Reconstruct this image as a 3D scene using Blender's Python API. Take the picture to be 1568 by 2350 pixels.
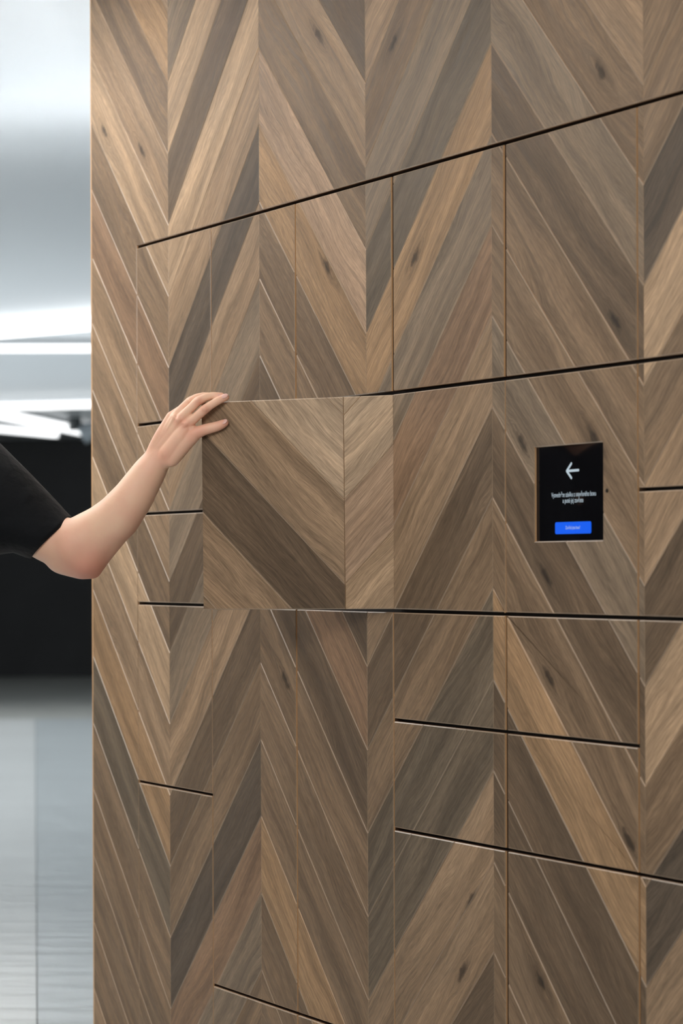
import bpy, bmesh, math, random
from mathutils import Vector, Matrix, Euler

random.seed(7)
scn = bpy.context.scene
for o in list(bpy.data.objects):
    bpy.data.objects.remove(o, do_unlink=True)

# ------------------------------------------------------------------ camera
FPX, IW, IH = 5928.4, 1568.0, 2350.0
HORIZON, ROLL, CAM_Z = 1297.2, 0.00336, 1.2
cam_d = bpy.data.cameras.new('camera')
cam = bpy.data.objects.new('camera', cam_d)
scn.collection.objects.link(cam)
cam.matrix_world = Matrix.Translation((0, 0, CAM_Z)) @ Matrix.Rotation(math.pi / 2, 4, 'X') @ Matrix.Rotation(-ROLL, 4, 'Z')
cam_d.sensor_fit = 'VERTICAL'
cam_d.sensor_width = 24.0
cam_d.sensor_height = 36.0
cam_d.lens = FPX / IH * 36.0
cam_d.shift_y = (HORIZON - IH / 2) / IH
cam_d.clip_end = 200
cam_d.dof.use_dof = True
cam_d.dof.focus_distance = 4.86
cam_d.dof.aperture_fstop = 5.2
scn.camera = cam

# ------------------------------------------------------------------ world, light, exposure
CEIL = 2.58
TH = 1.09263612                      # angle of the locker wall to the picture plane
OX, OY, OZ = -0.45789, 5.80424, 1.916214   # wall origin: first locker column, top row
WALL = Matrix.Translation((OX, OY, OZ)) @ Matrix.Rotation(-TH, 4, 'Z')   # x along wall, y into wall, z up

world = bpy.data.worlds.new('world')
scn.world = world
world.use_nodes = True
world.node_tree.nodes['Background'].inputs[0].default_value = (0.75, 0.82, 0.9, 1)
world.node_tree.nodes['Background'].inputs[1].default_value = 0.25


def area(name, loc, target, sx, sy, power, col, spread=180):
    d = bpy.data.lights.new(name, 'AREA')
    d.shape = 'RECTANGLE'
    d.spread = math.radians(spread)
    d.size, d.size_y, d.energy, d.color = sx, sy, power, col
    o = bpy.data.objects.new(name, d)
    scn.collection.objects.link(o)
    o.location = loc
    o.rotation_euler = (Vector(target) - Vector(loc)).to_track_quat('-Z', 'Y').to_euler()
    return o


# rows of ceiling light over the hall in front of the lockers, and added fill lights on the hall's left side
area('hall_fill', (-7.0, 3.5, 1.5), (0, 4.6, 1.2), 7.0, 2.0, 30, (1.0, 0.97, 0.93))  # added soft fill from the left, no window there
area('hall_fill_far', (-7.3, 16.0, 1.4), (0, 16.0, 1.5), 11.0, 2.2, 540, (0.96, 0.985, 1.0), 66)  # unseen fill added to brighten the far ceiling and floor
area('ceiling_light_entrance', (-1.3, 1.6, 2.52), (-0.5, 4.4, 0.9), 1.6, 1.2, 88, (1.0, 0.975, 0.945))


def wall_lamp(name, s_, y, z, length, width, power, col):
    """linear ceiling light parallel to the locker wall"""
    o = area(name, (0, 0, 3), (0, 0, 0), length, width, power, col)
    o.matrix_world = WALL @ Matrix.Translation((s_, y, z - OZ))
    return o


wall_lamp('ceiling_light_far', -0.8, -1.15, 2.55, 2.6, 1.7, 56, (1.0, 0.97, 0.93))
wall_lamp('ceiling_light_near', 2.5, -1.0, 2.55, 3.4, 1.8, 12, (1.0, 0.97, 0.93))

vs = scn.view_settings
vs.view_transform = 'Standard'
vs.look = 'None'
vs.gamma = 1.0
vs.use_curve_mapping = False
vs.exposure = 0.0


# ------------------------------------------------------------------ helpers
def srgb(r, g, b):
    def f(c):
        c /= 255.0
        return c / 12.92 if c <= 0.04045 else ((c + 0.055) / 1.055) ** 2.4
    return (f(r), f(g), f(b), 1.0)


def px(x, y, Y):
    """world point seen at photograph pixel x, y at depth Y"""
    u, v = x - 784.0, y - 1175.0
    xr, yr = u - ROLL * v, v + ROLL * u
    return Vector((xr / FPX * Y, Y, CAM_Z - (yr - (HORIZON - 1175.0)) / FPX * Y))


_c = None
def wall_sh(x, y):
    """wall coordinates (s to the right, h downwards from the top row) of a photograph pixel"""
    a, b = px(x, y, 1.0) - Vector((0, 0, CAM_Z)), Vector((0, 0, CAM_Z))
    n = WALL.to_3x3() @ Vector((0, 1, 0))
    t = (Vector((OX, OY, OZ)) - b).dot(n) / a.dot(n)
    q = WALL.inverted() @ (b + a * t)
    return q.x, -q.z


def link(name, me, parent=None, mat=None, loc=None):
    o = bpy.data.objects.new(name, me)
    scn.collection.objects.link(o)
    if parent is not None:
        o.parent = parent
    if loc is not None:
        o.location = loc
    if mat is not None and me is not None:
        me.materials.clear()
        me.materials.append(mat)
    return o


def tag(o, label=None, cat=None, group=None, kind=None):
    for k, v in (('label', label), ('category', cat), ('group', group), ('kind', kind)):
        if v:
            o[k] = v
    return o


def mesh_from(name, verts, faces):
    me = bpy.data.meshes.new(name)
    me.from_pydata([tuple(v) for v in verts], [], faces)
    me.update()
    return me


def boxes_mesh(name, boxes, bevel=0.0):
    bm = bmesh.new()
    for (x0, x1, y0, y1, z0, z1) in boxes:
        r = bmesh.ops.create_cube(bm, size=1.0)
        for v in r['verts']:
            v.co = Vector(((x0 + x1) / 2 + v.co.x * (x1 - x0), (y0 + y1) / 2 + v.co.y * (y1 - y0), (z0 + z1) / 2 + v.co.z * (z1 - z0)))
    if bevel:
        bmesh.ops.bevel(bm, geom=list(bm.edges), offset=bevel, segments=2, affect='EDGES', clamp_overlap=True)
    me = bpy.data.meshes.new(name)
    bm.to_mesh(me)
    bm.free()
    return me


# ------------------------------------------------------------------ materials
class NT:
    def __init__(self, name):
        self.m = bpy.data.materials.new(name)
        self.m.use_nodes = True
        self.t = self.m.node_tree
        self.b = self.t.nodes['Principled BSDF']

    def n(self, typ, **kw):
        nd = self.t.nodes.new(typ)
        for k, v in kw.items():
            if k.startswith('i_'):
                key = k[2:]
                nd.inputs[int(key) if key.isdigit() else key].default_value = v
            else:
                setattr(nd, k, v)
        return nd

    def l(self, a, b):
        self.t.links.new(a, b)

    def math(self, op, a, b=None, clamp=False):
        nd = self.n('ShaderNodeMath', operation=op, use_clamp=clamp)
        for i, v in enumerate((a, b)):
            if v is None:
                continue
            if isinstance(v, (int, float)):
                nd.inputs[i].default_value = v
            else:
                self.l(v, nd.inputs[i])
        return nd.outputs[0]


def plain(name, col, rough=0.5, metal=0.0, spec=0.5, noise=0.0, scale=40.0, bump=0.0):
    q = NT(name)
    q.b.inputs['Base Color'].default_value = col
    q.b.inputs['Roughness'].default_value = rough
    q.b.inputs['Metallic'].default_value = metal
    q.b.inputs['Specular IOR Level'].default_value = spec
    if noise or bump:
        tc = q.n('ShaderNodeTexCoord')
        nz = q.n('ShaderNodeTexNoise', i_Scale=scale, i_Detail=4.0)
        q.l(tc.outputs['Object'], nz.inputs['Vector'])
        if noise:
            mr = q.n('ShaderNodeMapRange')
            mr.inputs[3].default_value = 1 - noise
            mr.inputs[4].default_value = 1 + noise
            q.l(nz.outputs['Fac'], mr.inputs[0])
            mx = q.n('ShaderNodeMix', data_type='RGBA', blend_type='MULTIPLY')
            mx.inputs[0].default_value = 1
            mx.inputs[6].default_value = col
            q.l(mr.outputs[0], mx.inputs[7])
            q.l(mx.outputs[2], q.b.inputs['Base Color'])
        if bump:
            bp = q.n('ShaderNodeBump', i_Strength=1.0, i_Distance=bump)
            q.l(nz.outputs['Fac'], bp.inputs['Height'])
            q.l(bp.outputs[0], q.b.inputs['Normal'])
    return q.m


def oak_material(bevel=False):
    """brushed oak: colour from the object colour, grain along u of the plank"""
    q = NT('oak_bevel_highlight' if bevel else 'smoked_oak')
    oi = q.n('ShaderNodeObjectInfo')
    uv = q.n('ShaderNodeUVMap', uv_map='grain')
    kn = q.n('ShaderNodeUVMap', uv_map='knot')
    # knot distance
    nk = q.n('ShaderNodeTexNoise', i_Scale=55.0, i_Detail=3.0)
    q.l(uv.outputs[0], nk.inputs['Vector'])
    sk = q.n('ShaderNodeSeparateXYZ')
    q.l(kn.outputs[0], sk.inputs[0])
    ku = q.math('MULTIPLY', sk.outputs[0], 0.7)
    kv = q.math('MULTIPLY', sk.outputs[1], 2.1)
    d2 = q.math('ADD', q.math('MULTIPLY', ku, ku), q.math('MULTIPLY', kv, kv))
    d = q.math('SQRT', d2)
    dn = q.math('ADD', d, q.math('MULTIPLY', q.math('SUBTRACT', nk.outputs['Fac'], 0.5), 0.034))
    core = q.n('ShaderNodeMapRange', interpolation_type='SMOOTHSTEP')
    q.l(dn, core.inputs[0])
    core.inputs[1].default_value = 0.005
    core.inputs[2].default_value = 0.024
    core.inputs[3].default_value = 1.0
    core.inputs[4].default_value = 0.0
    halo = q.n('ShaderNodeMapRange', interpolation_type='SMOOTHSTEP')
    q.l(dn, halo.inputs[0])
    halo.inputs[1].default_value = 0.0
    halo.inputs[2].default_value = 0.062
    halo.inputs[3].default_value = 1.0
    halo.inputs[4].default_value = 0.0
    # grain bends round the knot
    warp = q.math('MULTIPLY', halo.outputs[0], q.math('MULTIPLY', q.math('SIGN', sk.outputs[1]), 0.018))
    suv = q.n('ShaderNodeSeparateXYZ')
    q.l(uv.outputs[0], suv.inputs[0])
    # slow cathedral waviness
    nw = q.n('ShaderNodeTexNoise', i_Scale=1.0, i_Detail=2.0)
    cw = q.n('ShaderNodeCombineXYZ')
    q.l(q.math('MULTIPLY', suv.outputs[0], 3.0), cw.inputs[0])
    q.l(q.math('MULTIPLY', suv.outputs[1], 9.0), cw.inputs[1])
    q.l(cw.outputs[0], nw.inputs['Vector'])
    vv = q.math('ADD', q.math('SUBTRACT', suv.outputs[1], warp), q.math('MULTIPLY', q.math('SUBTRACT', nw.outputs['Fac'], 0.5), 0.07))

    def streak(su, sv, detail, rough=0.55):
        c = q.n('ShaderNodeCombineXYZ')
        q.l(q.math('MULTIPLY', suv.outputs[0], su), c.inputs[0])
        q.l(q.math('MULTIPLY', vv, sv), c.inputs[1])
        nz = q.n('ShaderNodeTexNoise', i_Scale=1.0, i_Detail=detail, i_Roughness=rough)
        q.l(c.outputs[0], nz.inputs['Vector'])
        return nz.outputs['Fac']

    def rng(v, a, b, lo, hi):
        mr = q.n('ShaderNodeMapRange', interpolation_type='SMOOTHSTEP')
        q.l(v, mr.inputs[0])
        for i, x in zip((1, 2, 3, 4), (a, b, lo, hi)):
            mr.inputs[i].default_value = x
        return mr.outputs[0]

    broad = streak(1.6, 26.0, 3.0)
    mid = streak(5.0, 190.0, 3.0)
    pore = streak(38.0, 900.0, 2.0)
    hue = streak(1.1, 11.0, 2.0)
    val = q.math('MULTIPLY', rng(broad, 0.3, 0.7, 0.76, 1.22), rng(mid, 0.3, 0.7, 0.80, 1.18))
    val = q.math('MULTIPLY', val, rng(pore, 0.28, 0.72, 0.76, 1.2))
    val = q.math('MULTIPLY', val, q.math('SUBTRACT', 1.0, q.math('MULTIPLY', core.outputs[0], 0.66)))
    val = q.math('MULTIPLY', val, q.math('SUBTRACT', 1.0, q.math('MULTIPLY', halo.outputs[0], 0.22)))
    vc = q.n('ShaderNodeCombineColor')
    for i in range(3):
        q.l(val, vc.inputs[i])
    m1 = q.n('ShaderNodeMix', data_type='RGBA', blend_type='MULTIPLY')
    m1.inputs[0].default_value = 1
    q.l(oi.outputs['Color'], m1.inputs[6])
    q.l(vc.outputs[0], m1.inputs[7])
    # grey-to-warm drift
    m2 = q.n('ShaderNodeMix', data_type='RGBA', blend_type='MIX')
    q.l(rng(hue, 0.35, 0.7, 0.0, 1.0), m2.inputs[0])
    m2.inputs[6].default_value = (1.0, 1.0, 0.99, 1)
    m2.inputs[7].default_value = (1.025, 1.0, 0.965, 1)
    m3 = q.n('ShaderNodeMix', data_type='RGBA', blend_type='MULTIPLY')
    m3.inputs[0].default_value = 1
    q.l(m1.outputs[2], m3.inputs[6])
    q.l(m2.outputs[2], m3.inputs[7])
    if bevel:      # pale colour mixed in to paint brighter joint highlights
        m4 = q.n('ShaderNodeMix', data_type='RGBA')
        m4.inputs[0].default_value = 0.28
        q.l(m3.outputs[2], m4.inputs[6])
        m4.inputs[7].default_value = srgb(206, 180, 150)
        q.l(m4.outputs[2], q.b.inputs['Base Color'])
    else:
        q.l(m3.outputs[2], q.b.inputs['Base Color'])
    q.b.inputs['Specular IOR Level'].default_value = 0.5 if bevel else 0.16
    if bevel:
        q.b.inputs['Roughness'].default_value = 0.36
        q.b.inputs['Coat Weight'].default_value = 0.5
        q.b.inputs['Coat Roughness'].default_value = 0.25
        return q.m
    q.l(rng(mid, 0.3, 0.7, 0.48, 0.62), q.b.inputs['Roughness'])
    bp = q.n('ShaderNodeBump', i_Strength=0.5, i_Distance=0.0006)
    q.l(q.math('ADD', q.math('MULTIPLY', pore, 0.7), q.math('MULTIPLY', mid, 0.5)), bp.inputs['Height'])
    q.l(bp.outputs[0], q.b.inputs['Normal'])
    return q.m


OAK = oak_material()
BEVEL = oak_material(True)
EDGE = plain('oak_edge_band', srgb(200, 158, 114), 0.45, noise=0.12, scale=60)
BOARD = plain('door_core_board', srgb(74, 52, 36), 0.7)
DARKBOARD = plain('dark_carcass_board', srgb(38, 30, 24), 0.7)
BOXWHITE = plain('pale_laminate', srgb(196, 192, 184), 0.5, noise=0.03)
STEEL = plain('hinge_steel', srgb(170, 170, 172), 0.35, 1.0)


def emit(name, col, strength):
    q = NT(name)
    q.b.inputs['Base Color'].default_value = (0, 0, 0, 1)
    q.b.inputs['Emission Color'].default_value = col
    q.b.inputs['Emission Strength'].default_value = strength
    q.b.inputs['Roughness'].default_value = 0.3
    return q.m


# ------------------------------------------------------------------ the hall
hall = []
HX0, HX1, HY0, HY1 = -7.5, 6.0, -3.0, 28.1


def floor_material(name, base):
    q = NT(name)
    tc = q.n('ShaderNodeTexCoord')
    mp = q.n('ShaderNodeMapping')
    mp.inputs['Scale'].default_value = (0.5, 1.6, 1)
    q.l(tc.outputs['Object'], mp.inputs[0])
    nz = q.n('ShaderNodeTexNoise', i_Scale=1.3, i_Detail=5.0, i_Roughness=0.6)
    q.l(mp.outputs[0], nz.inputs['Vector'])
    cr = q.n('ShaderNodeMix', data_type='RGBA')
    q.l(nz.outputs['Fac'], cr.inputs[0])
    cr.inputs[6].default_value = tuple(c * 0.86 for c in base[:3]) + (1,)
    cr.inputs[7].default_value = tuple(min(1, c * 1.12) for c in base[:3]) + (1,)
    q.l(cr.outputs[2], q.b.inputs['Base Color'])
    q.b.inputs['Roughness'].default_value = 0.30
    q.b.inputs['Specular IOR Level'].default_value = 0.4
    q.b.inputs['Coat Weight'].default_value = 0.25
    q.b.inputs['Coat Roughness'].default_value = 0.12
    mp2 = q.n('ShaderNodeMapping')
    mp2.inputs['Scale'].default_value = (1.2, 5.0, 1)
    q.l(tc.outputs['Object'], mp2.inputs[0])
    n2 = q.n('ShaderNodeTexNoise', i_Scale=2.0, i_Detail=2.0)
    q.l(mp2.outputs[0], n2.inputs['Vector'])
    bp = q.n('ShaderNodeBump', i_Strength=1.0, i_Distance=0.012)
    q.l(n2.outputs['Fac'], bp.inputs['Height'])
    q.l(bp.outputs[0], q.b.inputs['Normal'])
    return q.m


FLOOR_A = floor_material('polished_floor_grey', srgb(188, 194, 196))
FLOOR_C = floor_material('far_grey_floor', srgb(188, 189, 184))
FLOOR_B = floor_material('polished_floor_pale', srgb(214, 216, 215))
floor = link('floor', boxes_mesh('floor', [(HX0, HX1, HY0, HY1, -0.2, -0.006)]), None, plain('screed', srgb(150, 152, 152), 0.6))
tag(floor, 'polished pale grey floor of the hall', kind='structure')
sx = (80 - 784) / FPX     # seam between floor slabs runs away from the camera
FY = 20.3          # a separate grey slab begins near the black wall
for xa, xb, ya, yb, mt in ((HX0, None, HY0, FY, FLOOR_B), (None, HX1, HY0, FY, FLOOR_A), (HX0, HX1, FY + .004, HY1, FLOOR_C)):
    q4 = []
    for x, y in ((xa, ya), (xb, ya), (xb, yb), (xa, yb)):
        q4.append((sx * y + (0.004 if xa is None else 0) if x is None else x, y))
    me = mesh_from('slab', [(x, y, 0) for x, y in q4] + [(x, y, -.006) for x, y in q4],
                   [(0, 1, 2, 3), (4, 7, 6, 5), (0, 4, 5, 1), (1, 5, 6, 2), (2, 6, 7, 3), (3, 7, 4, 0)])
    link('slab', me, floor, mt)

CAV = 0.34
ceiling = link('ceiling', boxes_mesh('ceiling', [(HX0, HX1, HY0, HY1, CEIL + CAV, CEIL + CAV + 0.2)]), None, plain('ceiling_white', srgb(235, 236, 236), 0.8))
tag(ceiling, 'glossy silver grey stretched ceiling of the hall', kind='structure')
q = NT('stretched_ceiling_film')
q.b.inputs['Base Color'].default_value = srgb(224, 230, 234)
q.b.inputs['Roughness'].default_value = 0.3
q.b.inputs['Specular IOR Level'].default_value = 0.18
tr = q.n('ShaderNodeBsdfTranslucent')
tr.inputs[0].default_value = (0.9, 0.9, 0.9, 1)
mxs = q.n('ShaderNodeMixShader')
mxs.inputs[0].default_value = 0.22
q.l(q.b.outputs[0], mxs.inputs[1])
q.l(tr.outputs[0], mxs.inputs[2])
q.l(mxs.outputs[0], q.t.nodes['Material Output'].inputs['Surface'])
link('ceiling_film', boxes_mesh('ceiling_film', [(HX0, HX1, HY0, HY1, CEIL, CEIL + .001)]), ceiling, q.m)

BLACK = plain('black_wall_paint', srgb(66, 66, 67), 0.6, spec=0.14, noise=0.2, scale=1.5)
w = link('wall_back', boxes_mesh('wall_back', [(HX0, HX1, HY1, HY1 + 0.2, -0.2, CEIL + 0.54)]), None, BLACK)
tag(w, 'far black wall at the end of the hall', kind='structure')
GREYW = plain('light_wall_paint', srgb(205, 205, 203), 0.7)
w = link('wall_left', boxes_mesh('wall_left', [(HX0 - 0.2, HX0, HY0 - 0.2, HY1 + 0.2, -0.2, CEIL + 0.54)]), None, GREYW)
tag(w, 'light grey side wall of the hall', kind='structure')
w = link('wall_side', boxes_mesh('wall_side', [(HX1, HX1 + 0.2, HY0 - 0.2, HY1 + 0.2, -0.2, CEIL + 0.54)]), None, GREYW)
tag(w, 'light grey wall behind the locker block', kind='structure')
w = link('wall_front', boxes_mesh('wall_front', [(HX0, HX1, HY0 - 0.2, HY0, -0.2, CEIL + 0.54)]), None,
         plain('brown_wall', srgb(96, 76, 60), 0.6))
tag(w, 'brown wall behind the camera', kind='structure')

# linear ceiling lights in the hall: (px x0, px y0, px x1, px y1) of the lamp's middle line
LAMP = emit('lamp_glow', (0.97, 0.99, 1.0, 1), 2.0)
LAMP_STRONG = emit('lamp_glow_strong', (0.985, 0.995, 1.0, 1), 210.0)
ALU = plain('lamp_profile', srgb(210, 212, 214), 0.35, 0.6)
lights = [
    ((-60, 769, 330, 735), 0.050, 'second ceiling light strip down, rising slightly to the right'),
    ((-160, 797, 330, 798), 0.046, 'level ceiling light strip directly under the rising one'),
    ((-160, 934, 330, 924), 0.060, 'ceiling light strip above the far black wall, nearly level'),
    ((-30, 942, 330, 1020), 0.075, 'slanting ceiling light strip running down to the right above the black wall'),
    ((-160, 966, 130, 995), 0.060, 'short low light strip at the top edge of the black wall'),
]
HC = CEIL - CAM_Z
for (x0, y0, x1, y1), th, lab in lights:
    zc = CEIL - 0.034 - th / 2
    ends = []
    for x, y in ((x0, y0), (x1, y1)):
        Y = min((zc - CAM_Z) * FPX / (HORIZON - y), 27.7)
        ends.append(Vector(((x - 784) / FPX * Y, Y, zc)))
    a, b = ends
    L = (b - a).length
    root = link('linear_light', None)
    root.location = (a + b) / 2
    root.rotation_euler = (0, 0, math.atan2(b.y - a.y, b.x - a.x))
    tag(root, lab, 'ceiling light', 'linear lights on the hall ceiling')
    link('profile', boxes_mesh('profile', [(-L / 2 - .01, L / 2 + .01, -th * .55, th * .55, th * .5, th * .5 + 0.03)], 0.003), root, ALU)
    link('diffuser', boxes_mesh('diffuser', [(-L / 2, L / 2, -th * .5, th * .5, -th / 2, th / 2)], 0.006), root, LAMP)
# tubes in the cavity above the stretched film, seen only as a soft glow
for (x_, y_, ln, rz, lab) in ((-3.2, 7.72, 6.6, 0.0, 'light tube glowing through the ceiling film as a soft white band at the top left'),
                              (-0.62, 6.6, 2.0, math.pi / 2, 'light tube glowing through the ceiling film beside the upper corner of the oak wall')):
    root = link('light_tube', None)
    root.location = (x_, y_, CEIL + 0.27)
    root.rotation_euler = (0, 0, rz)
    tag(root, lab, 'ceiling light')
    link('tube', boxes_mesh('tube', [(-ln / 2, ln / 2, -.07, .07, -.02, .02)], 0.01), root, LAMP_STRONG)
    link('holder', boxes_mesh('holder', [(-ln / 2, ln / 2, -.02, .02, .02, .069)]), root, ALU)
# a small air outlet on the far ceiling beside the slanting strip
pt = px(172, 946, 24.0)
vent = link('spotlight', None)
vent.location = (pt.x, 24.0, CEIL)
tag(vent, 'small dark ceiling spotlight beside the slanting light strip', 'spotlight')
bm = bmesh.new()
bmesh.ops.create_cone(bm, cap_ends=True, segments=20, radius1=0.06, radius2=0.06, depth=0.12, matrix=Matrix.Translation((0, 0, -0.06)))
me = bpy.data.meshes.new('spot_body'); bm.to_mesh(me); bm.free()
link('spot_body', me, vent, plain('spot_dark', srgb(60, 66, 68), 0.4))
bm = bmesh.new()
bmesh.ops.create_cone(bm, cap_ends=True, segments=20, radius1=0.09, radius2=0.07, depth=0.17, matrix=Matrix.Translation((.14, 0, -0.13)) @ Matrix.Rotation(1.1, 4, 'Y'))
me = bpy.data.meshes.new('spot_head'); bm.to_mesh(me); bm.free()
link('spot_head', me, vent, plain('spot_pale', srgb(180, 190, 198), 0.4))

# ------------------------------------------------------------------ locker wall
MOD = 0.4
SW, P = 0.4605, 0.15577
S0 = 0.1765
HV = -0.185
RT2 = math.sqrt(2)
TOP_H = OZ - CEIL          # negative: above the top row
BOT_H = 1.80
S_MIN, S_MAX = -0.270, 3.2

TONE = {
    'T': (143, 119, 95), 'L': (164, 138, 111), 'B': (122, 101, 80), 'D': (100, 83, 66), 'G': (124, 107, 89),
    'E': (102, 89, 74), 'K': (86, 74, 62), 'O': (150, 121, 91), 'R': (130, 104, 82), 'P': (155, 129, 106),
}
STRIPS = {   # tones of the planks of each chevron strip, from plank -5 downwards
    -1: 'TBTOBTLBRTTBLTOEBBBBTBBB',
    0: 'BGGGLDLTKTGDGTDBKRGBDBBB',
    1: 'TBBDDTBPOBBDRDBBBOBBTBDB',
    2: 'TGBBTBGEOGRTDBEETTDDBTBD',
    3: 'BTBTTTBGDBBGDBODDBBTDBGB',
    4: 'BDBBBBBKLBTDLBKTKBTDBGTB',
    5: 'TBDBGTBKBLTBDGBTBDTBGBTD',
    6: 'BTBGDTLBDTBGTBKTBDBTGBDT',
}
TONE['H'] = (176, 152, 127)
DOOR_TONE = {(1, 3): 'H', (1, 4): 'H', (1, 5): 'T', (1, 6): 'D', (1, 7): 'T', (1, 8): 'B', (1, 9): 'G', (2, 3): 'H', (2, 4): 'H', (2, 5): 'P', (2, 6): 'L'}
KNOT_PX = [(-1, (240, 303)), (-1, (326, 347)), (-1, (348, 405)), (1, (731, 80)), (1, (752, 612)), (1, (824, 790)), (2, (953, 590)),
           (1, (655, 1560)), (3, (1380, 165)), (3, (1412, 738)), (3, (1253, 1320)), (3, (1262, 1555)), (3, (1240, 2250)),
           (3, (1445, 1930)), (2, (1083, 2065)), (2, (1062, 2232)), (1, (604, 1445)), (3, (1362, 1004)), (3, (1197, 1012)), (2, (903, 98))]
KNOTS = {}
for k, (x, y) in KNOT_PX:
    s, h = wall_sh(x, y)
    KNOTS.setdefault(k, []).append((s, h))


def clip_poly(poly, axis, lim, keep_less):
    out = []
    for i in range(len(poly)):
        a, b = poly[i], poly[(i + 1) % len(poly)]
        ia = (a[axis] <= lim) if keep_less else (a[axis] >= lim)
        ib = (b[axis] <= lim) if keep_less else (b[axis] >= lim)
        if ia:
            out.append(a)
        if ia != ib:
            t = (lim - a[axis]) / (b[axis] - a[axis])
            out.append((a[0] + t * (b[0] - a[0]), a[1] + t * (b[1] - a[1])))
    return out


def clip_rect(poly, r):
    for ax, lim, less in ((0, r[0], False), (0, r[1], True), (1, r[2], False), (1, r[3], True)):
        if len(poly) < 3:
            return []
        poly = clip_poly(poly, ax, lim, less)
    out = []
    for p in poly:
        if not out or (abs(p[0] - out[-1][0]) + abs(p[1] - out[-1][1])) > 1e-5:
            out.append(p)
    if len(out) > 1 and abs(out[0][0] - out[-1][0]) + abs(out[0][1] - out[-1][1]) < 1e-5:
        out.pop()
    return out if len(out) >= 3 else []


def poly_area(p):
    return 0.5 * sum(p[i][0] * p[(i + 1) % len(p)][1] - p[(i + 1) % len(p)][0] * p[i][1] for i in range(len(p)))


def inset(poly, dists):
    """offset every edge of a counter-clockwise convex polygon inwards"""
    n = len(poly)
    lines = []
    for i in range(n):
        a, b = Vector(poly[i]), Vector(poly[(i + 1) % n])
        d = (b - a).normalized()
        nn = Vector((-d.y, d.x))
        lines.append((a + nn * dists[i], d))
    out = []
    for i in range(n):
        p0, d0 = lines[i - 1]
        p1, d1 = lines[i]
        den = d0.x * d1.y - d0.y * d1.x
        if abs(den) < 1e-9:
            out.append(tuple(p1))
        else:
            w_ = p1 - p0
            t = (w_.x * d1.y - w_.y * d1.x) / den
            out.append(tuple(p0 + d0 * t))
    return out


PL_T = 0.0046        # plank thickness
BEV = 0.0016
plank_count = 0


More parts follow.
